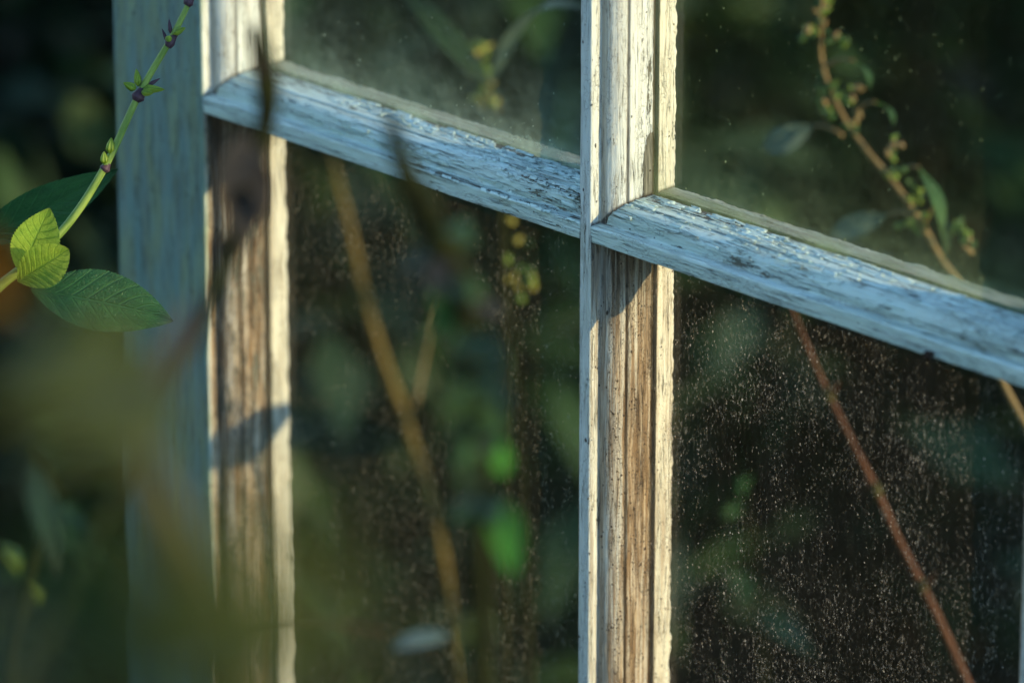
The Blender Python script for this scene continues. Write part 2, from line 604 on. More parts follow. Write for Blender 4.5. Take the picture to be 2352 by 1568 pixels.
sheet("ground", -200, 200, -200, 200, -.06, M['grass'], 60, .02)
sheet("soil_bed", -4, 3, -.9, 4, .0, M['soil'], 90, .025)


# ---------------------------------------------------------------- the old window
# half profile of a moulded glazing bar, millimetres: u away from the face's
# edge, d back from the face
HALF = [(0, 0.25), (.35, .45), (.55, .8), (.65, 4.9), (.95, 5.25), (3.7, 5.45), (4.2, 5.6), (5.7, 6.2), (7.2, 7.3), (8.3, 8.9), (8.9, 10.6),
        (8.5, 10.9), (8.45, 11.5), (9.2, 11.9), (9.35, 12.4), (9.4, 24.3), (7.6, 24.5), (7.6, 27.4), (9.3, 27.6), (9.4, 36.4), (8.6, 37.4)]
GLASS_D = .0250


def resample(poly, step):
    out = []
    for (a, b), (c, d) in zip(poly[:-1], poly[1:]):
        L = math.hypot(c - a, d - b)
        k = max(1, int(math.ceil(L / step)))
        for i in range(k):
            out.append((a + (c - a) * i / k, b + (d - b) * i / k))
    out.append(poly[-1])
    return out


def bar_profile(face, left=True, right=True, step=.7, under=1.0):
    """closed outline (x, d) in mm about the middle of the face; with tags"""
    h = face / 2
    pts = []
    if left:
        pts += [(-(h + u * under), d) for u, d in reversed(HALF)]
    else:
        pts += [(-h, 37.4), (-h, 1.2), (-h + .8, .3), (-h + 1.6, 0.0)]
    if right:
        r = [(h + u, d) for u, d in HALF]
    else:
        r = [(h - 1.6, 0.0), (h - .8, .3), (h, 1.2), (h, 37.4)]
    pts += r
    return resample(pts, step)


def half_at(pd):
    for (a, b), (c, d) in zip(HALF[:-1], HALF[1:]):
        if b <= pd <= d and d > b:
            return a + (c - a) * (pd - b) / (d - b)
    return HALF[-1][0]


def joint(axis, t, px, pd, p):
    """dirt caught where the bars meet, and grime colour that deepens the shade under the crossbar"""
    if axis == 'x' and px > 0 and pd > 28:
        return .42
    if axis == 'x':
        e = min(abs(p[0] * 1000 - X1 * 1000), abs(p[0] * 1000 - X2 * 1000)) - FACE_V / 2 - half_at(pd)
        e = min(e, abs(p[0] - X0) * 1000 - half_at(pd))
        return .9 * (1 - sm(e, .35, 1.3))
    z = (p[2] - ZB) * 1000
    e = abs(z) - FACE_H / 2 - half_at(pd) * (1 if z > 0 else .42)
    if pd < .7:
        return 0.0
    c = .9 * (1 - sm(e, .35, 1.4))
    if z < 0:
        c = max(c, .62 * (1 - sm(-z, 12, 42)) * (1 - sm(pd, 24, 25)))  # darker colour deepens the shade under the crossbar
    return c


def extrude(name, parent, prof, origin, axis, length, step, wearfn, seed=0.0, inset=0.0, label=None, rough=.10, mat='paint', mould=None, flakes=()):
    """sweep a profile (x across, d inward) from origin along axis ('x' or 'z');
    across is +x for an upright bar and +z for a level one"""
    mb = MB()
    n = max(2, int(length * 1000 / step))
    m = len(prof)
    S = [0.0]
    for a, b in zip(prof[:-1], prof[1:]):
        S.append(S[-1] + math.hypot(b[0] - a[0], b[1] - a[1]))
    # outward normals
    N = []
    for i in range(m):
        a, b = prof[max(i - 1, 0)], prof[min(i + 1, m - 1)]
        tx, ty = b[0] - a[0], b[1] - a[1]
        l = math.hypot(tx, ty) or 1
        N.append((ty / l, -tx / l))
    W, D, A, K = [], [], [], []
    for i in range(n + 1):
        t = length * 1000 * i / n
        for j, (px, pd) in enumerate(prof):
            q = mnoise.noise((t * .035 + seed, S[j] * .12, seed)) * rough * 1.6
            q += mnoise.noise((t * .22 + seed, S[j] * .5, seed + 5)) * rough
            if pd > 35.5:                               # ragged edge of paint and putty behind the glass
                q += (mnoise.noise((t * .13, seed, 3)) + .7 * mnoise.noise((t * .5, seed, 7))) * .38
            x, d = px + N[j][0] * q, pd + N[j][1] * q + inset
            if pd > 35.5:
                d += (mnoise.noise((t * .10, seed + 2, 1)) + .6 * mnoise.noise((t * .41, seed, 9))) * .9
            if axis == 'z':
                p = (origin[0] + x * .001, origin[1] + d * .001, origin[2] + t * .001)
            else:
                p = (origin[0] + t * .001, origin[1] + d * .001, origin[2] + x * .001)
            mb.vert(p, (t + seed * 37, S[j] + seed * 11))
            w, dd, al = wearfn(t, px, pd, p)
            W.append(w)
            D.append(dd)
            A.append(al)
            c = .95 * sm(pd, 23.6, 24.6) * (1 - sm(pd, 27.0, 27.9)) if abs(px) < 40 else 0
            c = max(c, .75 * sm(pd, 10.5, 10.9) * (1 - sm(pd, 11.7, 12.2)))  # creases darkened in colour to sharpen the ridges
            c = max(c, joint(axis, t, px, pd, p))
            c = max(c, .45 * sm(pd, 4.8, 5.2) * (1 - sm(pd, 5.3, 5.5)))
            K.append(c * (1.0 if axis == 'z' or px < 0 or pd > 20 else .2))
    for i in range(n):
        for j in range(m - 1):
            a = i * m + j
            f = (a, a + 1, a + m + 1, a + m)
            mb.f.append(f if axis == 'z' else f[::-1])
        a = i * m
        f = (a + m - 1, a, a + m, a + 2 * m - 1)
        mb.f.append(f if axis == 'z' else f[::-1])
    rf = random.Random(int(seed * 10))
    def surf(t, sa):
        j = 0
        while j < m - 2 and S[j + 1] < sa:
            j += 1
        q = (sa - S[j]) / max(1e-6, S[j + 1] - S[j])
        x = prof[j][0] + (prof[j + 1][0] - prof[j][0]) * q
        d = prof[j][1] + (prof[j + 1][1] - prof[j][1]) * q + inset
        return x, d, N[j]
    for (t0, t1, d0, d1, count, lmin, lmax) in flakes:
        js = [j for j in range(m) if prof[j][0] > 0 and d0 <= prof[j][1] <= d1 and prof[j][1] < 24.3]
        for _ in range(count):
            tc, sc = rf.uniform(t0, t1), S[rf.choice(js)]
            ln, wd = rf.uniform(lmin, lmax), rf.uniform(.5, 1.7)
            lift0, lift1 = rf.uniform(.12, .25), rf.uniform(.35, .95)
            sk, end = rf.uniform(-.6, .6), rf.choice((-1, 1))
            base, NU, NV = len(mb.v), 6, 3
            up = rf.random() < .6
            jit = [rf.uniform(-.35, .35) for _ in range(NU + 1)]
            for layer in (0, 1):
                for a in range(NU + 1):
                    for b in range(NV + 1):
                        u, v = a / NU - .5, b / NV - .5
                        tt_, ss_ = tc + ln * u + sk * v * 2, sc + wd * v + (jit[a] * abs(v) * 1.4) + .25 * mnoise.noise((tc + ln * u, sc, 4))
                        ss_ = min(max(ss_, S[js[0]] - .5), S[js[-1]] + .4)
                        x, d, nn = surf(tt_, ss_)
                        k = (u * end + .5) if not up else (v + .5)
                        h = lift0 + (lift1 - lift0) * max(0, k) ** 2.2 - (.14 if layer else 0)
                        x, d = x + nn[0] * h, d + nn[1] * h
                        p = (origin[0] + tt_ * .001, origin[1] + d * .001, origin[2] + x * .001)
                        mb.vert(p, (tt_ + seed * 37 + 400, ss_ + seed * 11 + 90))
                        W.append(-.35)
                        D.append(0.0)
                        A.append(.15)
                        K.append(0.0)
            q = (NU + 1) * (NV + 1)
            for a in range(NU):
                for b in range(NV):
                    i0 = base + a * (NV + 1) + b
                    mb.f.append((i0, i0 + 1, i0 + NV + 2, i0 + NV + 1))
                    mb.f.append((i0 + q, i0 + q + NV + 1, i0 + q + NV + 2, i0 + q + 1))
            rim = [base + b for b in range(NV + 1)] + [base + a * (NV + 1) + NV for a in range(1, NU + 1)] + \
                  [base + NU * (NV + 1) + b for b in range(NV - 1, -1, -1)] + [base + a * (NV + 1) for a in range(NU - 1, 0, -1)]
            for a, b in zip(rim, rim[1:] + rim[:1]):
                mb.f.append((a, a + q, b + q, b))
    e0, e1 = tuple(range(m)), tuple(n * m + j for j in range(m))
    mb.f.append(e0[::-1] if axis == 'z' else e0)
    mb.f.append(e1 if axis == 'z' else e1[::-1])
    mb.at = dict(wear=W, dirt=D, algae=A, crust_shade=K)
    if mould is None:
        return mb.build(name, M[mat], parent, label=label)
    o = mb.build(name, [M[mat], M[mould]], parent, label=label)
    for i in range(n):
        for j in range(m - 1):
            if prof[j][1] > .6 and abs(prof[j][0]) > abs(prof[j][1] * 0) + STILE / 2 - .1:
                o.data.polygons[i * m + j].material_index = 1  # moulding keeps the tone without the shade painted into the face
    return o


def sm(x, a, b):
    t = min(1.0, max(0.0, (x - a) / (b - a)))
    return t * t * (3 - 2 * t)


FACE_V, FACE_H = 4.7, 5.9
PW = .2057                       # spacing of the bars
X0, X1, X2, X3 = -.2145, 0.0, .2215, .5200
ROWS = [ZB - .30, ZB, ZB + .30]
win = thing("old_window", "weathered white timber window with flaking paint, glazing bars and dusty panes", "window", (0, 0, ROWS[0]))


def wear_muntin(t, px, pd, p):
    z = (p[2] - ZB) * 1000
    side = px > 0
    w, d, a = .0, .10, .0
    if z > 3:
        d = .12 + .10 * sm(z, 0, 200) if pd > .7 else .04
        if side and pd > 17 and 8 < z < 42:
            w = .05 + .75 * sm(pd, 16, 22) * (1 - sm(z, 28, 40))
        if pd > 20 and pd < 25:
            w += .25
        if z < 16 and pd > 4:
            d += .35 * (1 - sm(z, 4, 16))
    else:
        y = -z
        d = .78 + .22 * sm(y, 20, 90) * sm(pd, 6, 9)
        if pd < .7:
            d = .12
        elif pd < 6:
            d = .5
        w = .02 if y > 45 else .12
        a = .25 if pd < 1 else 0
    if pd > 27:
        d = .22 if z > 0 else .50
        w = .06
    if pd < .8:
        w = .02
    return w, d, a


def wear_bar_near(t, px, pd, p):            # level bar right of the upright
    w, d, a = .06, .06, .42
    if px > 0 and pd > 4.2:
        w = .05 + .08 * sm(pd, 12, 24) + .08 * sm(t, 30, 110)
        if pd > 18 and 14 < t < 75:
            w += .30
    if pd < 1:
        w, a = .02, .30
    if px > 0 and 3.5 < pd < 6:
        w += .08
    if pd > 27:
        w, d, a = .05, .45, 1.2
    return w, d, a


def wear_bar_far(t, px, pd, p):             # level bar left of the upright
    L = (X1 - X0) * 1000
    e = L - t                                # distance from the upright
    w, d, a = .16, .05, .35
    if px > 0:
        if pd > 13:
            w = .18 + .16 * sm(pd, 14, 24)
        elif pd > 4.2:
            w = .04 + .30 * (1 - sm(e, 18, 50))
        elif pd > .6:
            w = .34 - .18 * sm(e, 80, 150)
    if pd < 1:
        w, a = .16 - .14 * sm(e, 30, 110), .35
    if pd > 27:
        w, d, a = .08, .55, .7
    return w, d, a


def wear_stile(t, px, pd, p):
    z = (p[2] - ZB) * 1000
    w, d, a = .02, .15, .0
    if pd < 2:
        a = 1.0
        d = .16
    elif px > 0:
        if z < 0:
            d, w = 1.0, .24
            if pd > 10:
                w = .32
        if pd > 27:
            d, w = .3, .05
    return w, d, a


def plain(t, px, pd, p):
    return .15, .2, .2


VB = .29
STILE = 53.0
extrude("stile", win, bar_profile(STILE, False, True, .9), (X0 - STILE * .0005, 0, ZB - VB - .06), 'z', 2 * VB + .11, 1.2, wear_stile, 1.0, mat='paint_stile', mould='paint',
        label="far stile, sky shade painted blue grey into its face, streaked with green algae")
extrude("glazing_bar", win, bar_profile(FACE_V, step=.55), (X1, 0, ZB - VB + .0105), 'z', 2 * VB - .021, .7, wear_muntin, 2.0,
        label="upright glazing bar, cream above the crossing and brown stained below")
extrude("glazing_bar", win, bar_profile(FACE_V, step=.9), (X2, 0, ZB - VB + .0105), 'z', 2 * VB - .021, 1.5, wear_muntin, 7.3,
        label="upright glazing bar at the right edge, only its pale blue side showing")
extrude("stile", win, bar_profile(STILE, True, False, 1.2), (X3 + STILE * .0005, 0, ZB - VB - .06), 'z', 2 * VB + .11, 2, wear_stile, 4.0, mat='paint_stile', mould='paint')
extrude("crossbar", win, bar_profile(FACE_H, step=.6, under=.42), (X0 - .001, 0, ZB), 'x', X1 - X0 + .001, .7, wear_bar_far, 3.0, .22, mat='paint_bar',
        flakes=((60, 208, 15, 24, 150, 3, 10), (60, 205, 4.5, 7, 46, 4, 12), (150, 207, 7, 20, 60, 2, 7), (120, 208, .3, 1.2, 16, 2, 5)),
        label="level crossbar left of the upright, its paint lifted in white flakes")
near_bar = extrude("crossbar", win, bar_profile(FACE_H, step=.6, under=.42), (X1, 0, ZB), 'x', X2 - X1, .7, wear_bar_near, 5.0, .22, mat='paint_bar',
        flakes=((16, 200, 13, 24, 90, 4, 14), (12, 200, 6, 14, 55, 4, 12)),
        label="level crossbar right of the upright, white paint split into long grey streaks")
extrude("crossbar", win, bar_profile(FACE_H, step=1.2, under=.42), (X2, 0, ZB), 'x', X3 - X2 + .001, 2, wear_bar_near, 6.0, .22, mat='paint_bar')
extrude("rail", win, bar_profile(60, True, False, 1.5), (X0 - STILE * .001, 0, ZB + VB + .02), 'x', X3 - X0 + STILE * .002, 4, plain, 8.0, .4)
extrude("rail", win, bar_profile(70, False, True, 1.5), (X0 - STILE * .001, 0, ZB - VB - .025), 'x', X3 - X0 + STILE * .002, 4, plain, 9.0, .4)


def pane(x0, x1, z0, z1, mat, label):
    mb = MB()
    th = .0022
    for y in (GLASS_D, GLASS_D + th):
        for (x, z) in ((x0, z0), (x1, z0), (x1, z1), (x0, z1)):
            mb.vert((x, y, z), ((x - x0) * 1000, (z - z0) * 1000))
    mb.f = [(0, 1, 2, 3), (7, 6, 5, 4), (4, 5, 1, 0), (5, 6, 2, 1), (6, 7, 3, 2), (7, 4, 0, 3)]
    o = mb.build("pane", [mat, M['clear']], win, smooth=False, label=label)
    for i, p in enumerate(o.data.polygons):
        p.material_index = 0 if i == 0 else 1
    return o


HL = (FACE_H / 2 + 3.35) * .001
HV, HH = (FACE_V / 2 + 8.2) * .001, (FACE_H / 2 + 8.2) * .001
for c, (xa, xb) in enumerate(((X0, X1), (X1, X2), (X2, X3))):
    xa2 = xa + (.0082 if c == 0 else HV)
    xb2 = xb - (.0082 if c == 2 else HV)
    pane(xa2, xb2, ZB + HH, ZB + VB - .001, M['glass_up_far' if c == 0 else 'glass_up'],
         ("upper left pane, misted with dust along its foot", "upper right pane, clear with a dusty yellow foot", None)[c])
    pane(xa2, xb2, ZB - VB + .001, ZB - HL, M['glass_low_far' if c == 0 else 'glass_low'],
         ("lower left pane filmed with brown dirt", "lower right pane, black and covered in pale specks", None)[c])

# a rusty nail in the near crossbar's face, and a dark clot of dirt on the upright
nl = MB()
q = at_plane(2140, 812, .0003)
tube(nl, [q + Vector((0, .004, 0)), q + Vector((0, -.0012, 0)), q + Vector((0, -.0016, 0)), q + Vector((0, -.0028, -.0003))], [.0010, .0010, .0019, .0017], n=2, sides=12)
nl.build("nail", M['iron'], near_bar)

# timber plinth under the sash
pl = MB()
for k in range(4):
    z0, z1 = k * .145 - .02, k * .145 + .122
    b = len(pl.v)
    for x in (X0 - .30, X3 + .30):
        for (y, z) in ((.0, z0), (.0, z1 - .004), (.004, z1), (.05, z1), (.05, z0)):
            pl.vert((x, y, z))
    for i in range(5):
        j = (i + 1) % 5
        pl.f.append((b + i, b + j, b + 5 + j, b + 5 + i))
    pl.f.append((b, b + 1, b + 2, b + 3, b + 4))
    pl.f.append((b + 9, b + 8, b + 7, b + 6, b + 5))
plo = pl.build("plank_wall", M['plank'], None, smooth=False)
plo["label"], plo["category"] = "low wall of grey weathered planks under the old window", "wall"

# ---------------------------------------------------------------- plants in front of the window
D0 = DIST


def stemmed(name, label, cat, path, rads, mat, group=None, n=8, ground=True, lean=(0, 0), base_r=None, sides=10):
    """path: points from the tip down; the stem runs on to the soil"""
    pts = [Vector(p) for p in path]
    rd = list(rads)
    if ground:
        pts += to_ground(pts[-1], lean, d=pts[-1] - pts[-2])
        rd += [rd[-1] * 1.03, rd[-1] * 1.06, rd[-1] * 1.12, base_r or rd[-1] * 1.3]
    root = thing(name, label, cat, pts[-1] if ground else pts[0], group)
    mb = MB()
    tube(mb, pts, rd, n=n, sides=sides, seed=len(name))
    mb.build("stem", mat, root)
    return root


def side_stem(root, mat, path, rads, name="side_stem", n=6):
    mb = MB()
    tube(mb, path, rads, n=n, sides=8)
    return mb.build(name, mat, root)


# the sharp stem with paired leaves at the far left
dS = 2.20
P = lambda x, y, d=dS: at(x, y, d)
salvia = stemmed("leafy_weed", "sharp green stem with purple joints and a yellow green leaf pair beside the stile", "plant",
                 [P(452, -40), P(435, 4), P(397, 82), P(322, 212), P(244, 378), P(158, 512), P(62, 606), P(-30, 690), P(-120, 860)],
                 [.0009, .0010, .0012, .0013, .0014, .0016, .0018, .0020, .0022], M['s_green'], lean=(-.10, -.02))
# joints
for (x, y, r, l) in ((435, 2, .0022, 26), (394, 92, .0021, 38), (320, 218, .0028, 34), (243, 384, .0022, 22), (60, 612, .0026, 30)):
    d = Vector((at(x + 40, y - 70, dS) - at(x, y, dS))).normalized()
    c = P(x, y)
    m_ = l * .1636e-3 * .5
    mb = MB()
    tube(mb, [c - d * m_, c - d * m_ * .4, c, c + d * m_ * .6, c + d * m_], [.0014, r * .95, r * .8, r * .6, .0013], n=3)
    mb.build("joint", M['s_node'], salvia)
for (bx, by, tx, ty, r, mk, dz) in (
        (398, 78, 426, 64, .0011, 'budy', -.002), (392, 78, 388, 44, .0009, 's_node', 0), (388, 86, 386, 96, .0011, 'budg', -.003), (384, 96, 372, 66, .0008, 's_node', .002),
        (312, 205, 283, 190, .0014, 'budy', -.001), (318, 198, 313, 158, .0012, 'budg', 0), (330, 204, 378, 206, .0013, 'budg', -.001), (334, 200, 368, 180, .0010, 's_node', .002), (326, 212, 352, 214, .0012, 'budy', -.003),
        (252, 352, 256, 316, .0014, 'budg', -.001), (240, 376, 239, 348, .0013, 'budy', -.002), (250, 366, 262, 340, .0009, 'budg', .002), (436, 2, 420, -22, .0012, 's_node', 0), (438, 0, 462, -18, .0011, 's_node', 0)):
    bud(salvia, M['young' if mk in ('budg', 'budy') else mk], P(bx, by, dS + dz), P(tx, ty, dS + dz * 1.6), r * (1.25 if mk != 's_node' else .9))
tl = TOCAM
one_leaf(salvia, M['salvia'], P(70, 664), P(398, 738), .0255, tl * .8 + SKYV * .5 + RGT * .1, bend=.05, fold=.10, serr=.055, wide=.48, pw=.85, pucker=.016, teeth=40, nu=160,
         label="large dark green toothed leaf pointing right")
one_leaf(salvia, M['salvia'], P(-70, 560, 2.26), P(272, 388, 2.24), .0185, tl * .75 - UPV * .35 + RGT * -.2, bend=.06, fold=.12, serr=.04, wide=.5, pw=.9, nu=40,
         label="dark green leaf behind the stem")
one_leaf(salvia, M['young'], P(46, 626, 2.195), P(114, 478, 2.19), .0185, tl * .7 + RGT * .35 + UPV * .3, bend=-.04, fold=.55, serr=.09, wide=.46, pw=.8, pucker=.03, teeth=24, nu=96,
         label="young yellow green wrinkled leaf standing upright")
one_leaf(salvia, M['young'], P(40, 646, 2.19), P(158, 572, 2.185), .0165, tl * .8 + SKYV * .2 + RGT * .5, bend=.06, fold=.42, serr=.09, wide=.55, pw=.6, pucker=.04, teeth=24, nu=96,
         label="young yellow green wrinkled leaf folded below the stem")
one_leaf(salvia, M['young'], P(96, 560, 2.205), P(132, 520, 2.2), .006, tl, bend=.1, fold=.3, nu=20)

# the dark blurred stem that crosses the far crossbar, with hanging leaves
dC = 1.66
Q = lambda x, y, d=dC: at(x, y, d)
nettle = stemmed("leafy_weed", "dark blurred stem with hanging green leaves crossing the left crossbar", "plant",
                 [Q(893, 262), Q(915, 345), Q(955, 450), Q(1030, 590), Q(1075, 760), Q(1098, 930), Q(1112, 1130), Q(1105, 1330), Q(1110, 1600)],
                 [.0018, .0030, .0042, .0044, .0036, .0030, .0028, .0028, .0032], M['s_dark'], lean=(.03, -.05))
for (bx, by, tx, ty, w, mk, dz) in ((1030, 590, 1075, 700, .0085, 'dark', 0), (1050, 660, 1010, 780, .0080, 'mid', .01), (1078, 760, 1150, 850, .0085, 'dark', -.02), (1092, 860, 1050, 960, .0080, 'mid', .02),
                                    (1098, 930, 1160, 1010, .0080, 'mid', -.01), (1104, 1000, 1055, 1080, .0070, 'mid', 0), (1108, 1010, 1165, 1085, .0080, 'bright', .01),
                                    (1152, 1150, 1178, 1325, .0100, 'bright', -.02), (1110, 1175, 1040, 1200, .0045, 'mid', 0), (1106, 1400, 1080, 1500, .0085, 'olive', 0), (1000, 540, 1015, 640, .006, 'dark', .01)):
    one_leaf(nettle, M[mk], Q(bx, by), Q(tx, ty, dC + dz), w, tl * .8 + SKYV * .4, bend=.08, fold=.15, wide=.45, pw=.75, nu=24, nv=8)

rn = random.Random(11)
for i in range(40):
    u = rn.random() ** 1.2
    y = 520 + 640 * u
    x = 1015 + 95 * min(1, u * 1.5) + rn.gauss(0, 14)
    a_ = rn.choice((-1, 1)) * rn.uniform(.3, 1.3)
    L_ = rn.uniform(60, 115)
    one_leaf(nettle, M[rn.choice(('dark', 'dark', 'veil_green', 'blackish', 'mid'))], Q(x, y), Q(x + L_ * math.sin(a_), y + L_ * math.cos(a_), dC + rn.uniform(-.03, .03)),
             rn.uniform(.006, .009), tl * .8 + SKYV * .5, bend=.1, fold=.2, nu=16, nv=6)

# the dark tip against the far end of the crossbar
dD = 1.74
tipp = stemmed("leafy_weed", "dark olive blurred stem in front of the far stile's moulding", "plant",
               [at(585, 60, dD), at(612, 190, dD), at(606, 300, dD), at(560, 430, dD), at(535, 560, dD), at(470, 720, 1.7), at(330, 1000, 1.6), at(180, 1300, 1.55), at(20, 1650, 1.5)],
               [.0022, .0040, .0030, .0040, .0030, .0024, .0020, .002, .0022], M['s_dark'], lean=(-.05, 0))
for (bx, by, tx, ty, w) in ((600, 300, 500, 470, .012), (560, 400, 560, 580, .012), (612, 200, 600, 110, .006), (540, 540, 500, 620, .010), (585, 350, 610, 520, .008)):
    one_leaf(tipp, M['blackish'], at(bx, by, dD), at(tx, ty, dD - .01), w, tl + SKYV * .3, bend=.05, nu=20, nv=8)

# nearest to the lens: the soft ochre stem with a plum side stem, broad leaves
dB = 1.28
B = lambda x, y, d=dB: at(x, y, d)
ochre = stemmed("branching_weed", "thick ochre blurred stem with a plum side stem slanting across the lower left", "plant",
                [B(-60, 600), B(130, 800), B(290, 1010), B(410, 1270), B(510, 1520), B(600, 1760)], [.0010, .0022, .0046, .0062, .0064, .0064], M['s_brown'], lean=(.05, .02))
side_stem(ochre, M['s_plum'], [at(295, 1010, dB), at(335, 930, 1.32), at(385, 820, 1.38), at(436, 705, 1.46)], [.0034, .0030, .0026, .0014])
one_leaf(ochre, M['rust'], at(-5, 720, 1.14), at(-62, 530, 1.12), .008, tl, nu=20)
for (bx, by, tx, ty, w, d2, mk) in ((150, 830, -80, 960, .026, 1.05, 'veil_olive'), (170, 850, 300, 960, .012, 1.15, 'veil_olive'), (200, 900, 20, 1090, .02, 1.05, 'veil_olive'), (60, 800, -120, 860, .02, 1.1, 'veil_green')):
    one_leaf(ochre, M[mk], B(bx, by), at(tx, ty, d2), w, tl + RGT * .9 + SKYV * .2, bend=.1, nu=24)

dG = .90
greyp = stemmed("broad_leaved_weed", "grey green broad leaved plant, a soft blur at the bottom left", "plant",
                [at(260, 1480, dG), at(250, 1620, dG), at(200, 1900, dG)], [.0018, .0022, .0028], M['s_dark'], lean=(.1, -.1))
for (bx, by, tx, ty, w, mk, d2) in ((260, 1480, 640, 1420, .016, 'grey', .92), (255, 1520, 40, 1330, .016, 'veil_green', .86), (256, 1540, 560, 1640, .026, 'grey', .86), (250, 1560, -80, 1560, .026, 'veil_green', .85),
                                  (255, 1500, 300, 1200, .014, 'veil_olive', .88), (250, 1520, 120, 1180, .014, 'veil_green', .86), (256, 1540, 460, 1260, .014, 'veil_green', .88), (256, 1500, -60, 1240, .016, 'veil_green', .86)):
    one_leaf(greyp, M[mk], at(bx, by, dG), at(tx, ty, d2), w, tl * .5 + SKYV, bend=.06, nu=24)

dO = .68
olivep = stemmed("broad_leaved_weed", "olive leaved plant blurred to a wide haze over the foot of the far stile", "plant",
                 [at(520, 1560, dO), at(500, 1720, dO), at(480, 2100, dO)], [.0010, .0012, .002], M['s_dark'], lean=(.12, -.12))
for (bx, by, tx, ty, w, mk, d2) in ((520, 1560, 720, 1120, .011, 'veil_olive', .70), (510, 1600, 400, 1130, .012, 'veil_olive', .68), (520, 1580, 840, 1440, .010, 'veil_olive', .70), (515, 1590, 560, 1150, .010, 'veil_olive', .66),
                                  (510, 1600, 230, 1260, .012, 'veil_green', .68), (500, 1620, 120, 1480, .013, 'veil_green', .68), (505, 1600, 330, 1330, .011, 'veil_olive', .67), (520, 1610, 470, 1240, .010, 'veil_green', .69), (520, 1620, 720, 1560, .010, 'veil_green', .68)):
    one_leaf(olivep, M[mk], at(bx, by, dO), at(tx, ty, d2), w, tl * .9 + RGT * .6 + SKYV * .3, bend=.06, nu=24)

# the half sharp leaves low on the left, behind the blur
dL = 1.82
lowp = stemmed("leafy_weed", "drooping dark green leaves with bright rims at the lower left", "plant",
               [at(60, 1030, dL), at(110, 1100, dL), at(70, 1300, dL), at(30, 1500, dL), at(0, 1700, dL)], [.001, .0014, .0016, .0018, .002], M['s_dark'], lean=(-.05, -.05))
for (bx, by, tx, ty, w, mk) in ((70, 1060, 125, 1340, .010, 'darker'), (150, 1140, 200, 1360, .009, 'dark'), (0, 1250, 42, 1320, .006, 'young'), (60, 1340, 84, 1390, .004, 'young'), (90, 1180, 260, 1290, .012, 'dark')):
    one_leaf(lowp, M[mk], at(bx, by, dL), at(tx, ty, dL - .02), w, tl + RGT * .4, bend=.08, fold=.3, nu=28)
side_stem(lowp, M['s_dark'], [at(110, 1100, dL), at(180, 1190, dL), at(280, 1290, dL - .01)], [.0012, .001, .0006])

# pale leaf on a thin stalk at the bottom middle
dJ = 1.80
palep = stemmed("leafy_weed", "single pale bluish leaf on a thin brown stalk at the bottom", "plant",
                [at(885, 1452, dJ), at(800, 1436, dJ), at(700, 1424, dJ), at(560, 1460, dJ), at(500, 1620, dJ)], [.0007, .0008, .0009, .0011, .0014], M['s_plum'], lean=(-.03, -.03))
one_leaf(palep, M['pale'], at(1036, 1458, dJ), at(900, 1488, dJ), .0080, SKYV + tl * .35, bend=.05, wide=.55, pw=.8, nu=24)

# ---------------------------------------------------------------- plants behind the glass; three stand in for reflections in it
I = at_plane
yy = .40  # solid stem in place of one mirrored in the pane
yel = stemmed("dry_weed", "straw yellow jointed stem slanting behind the lower left pane in place of its reflection", "plant",
              [I(735, 250, yy), I(762, 360, yy), I(800, 510, yy), I(838, 680, yy), I(880, 820, yy), I(930, 960, yy), I(985, 1130, yy), I(1012, 1240, yy), I(1040, 1400, yy), I(1066, 1600, yy)],
              [.0010, .0014, .0017, .0020, .0021, .0024, .0024, .0018, .0022, .0022], M['s_yellow'], lean=(.02, .05))
for (x, y) in ((838, 680), (932, 962), (1004, 1180), (1046, 1430)):
    c = I(x, y, yy)
    mb = MB()
    tube(mb, [c + Vector((-.001, 0, .004)), c + Vector((-.0003, 0, .001)), c, c + Vector((.001, 0, -.004))], [.0022, .0034, .0032, .0023], n=3)
    mb.build("joint", M['s_brown'], yel)
side_stem(yel, M['s_pink'], [I(955, 930, .30), I(975, 830, .31), I(1005, 700, .32)], [.0008, .0007, .0005])

red = stemmed("dry_weed", "red brown bare stem standing in for a reflection in the speckled lower right pane", "plant",
              [I(1790, 610, .26), I(1825, 720, .26), I(1865, 820, .26), I(1905, 910, .26), I(1960, 1020, .26), I(2015, 1130, .26), I(2060, 1230, .26), I(2120, 1350, .26), I(2170, 1450, .26), I(2235, 1600, .26)],
              [.0006, .0008, .0010, .0013, .0012, .0016, .0015, .0018, .0018, .0020], M['s_red'], lean=(.04, .05))  # stands in for a stem mirrored in the glass

for (x, y, dx, dy) in ((1905, 910, 26, -40), (2015, 1130, -30, -34), (2120, 1350, 34, -44)):
    c = I(x, y, .26)
    mb = MB()
    tube(mb, [c + Vector((-.0012, 0, .004)), c + Vector((-.0003, 0, .0008)), c + Vector((.0002, 0, -.0006)), c + Vector((.0014, 0, -.004))], [.0013, .0023, .0022, .0014], n=3)
    mb.build("joint", M['s_brown'], red)
    bud(red, M['s_red'], c, I(x + dx, y + dy, .258), .0011, name="side_shoot")

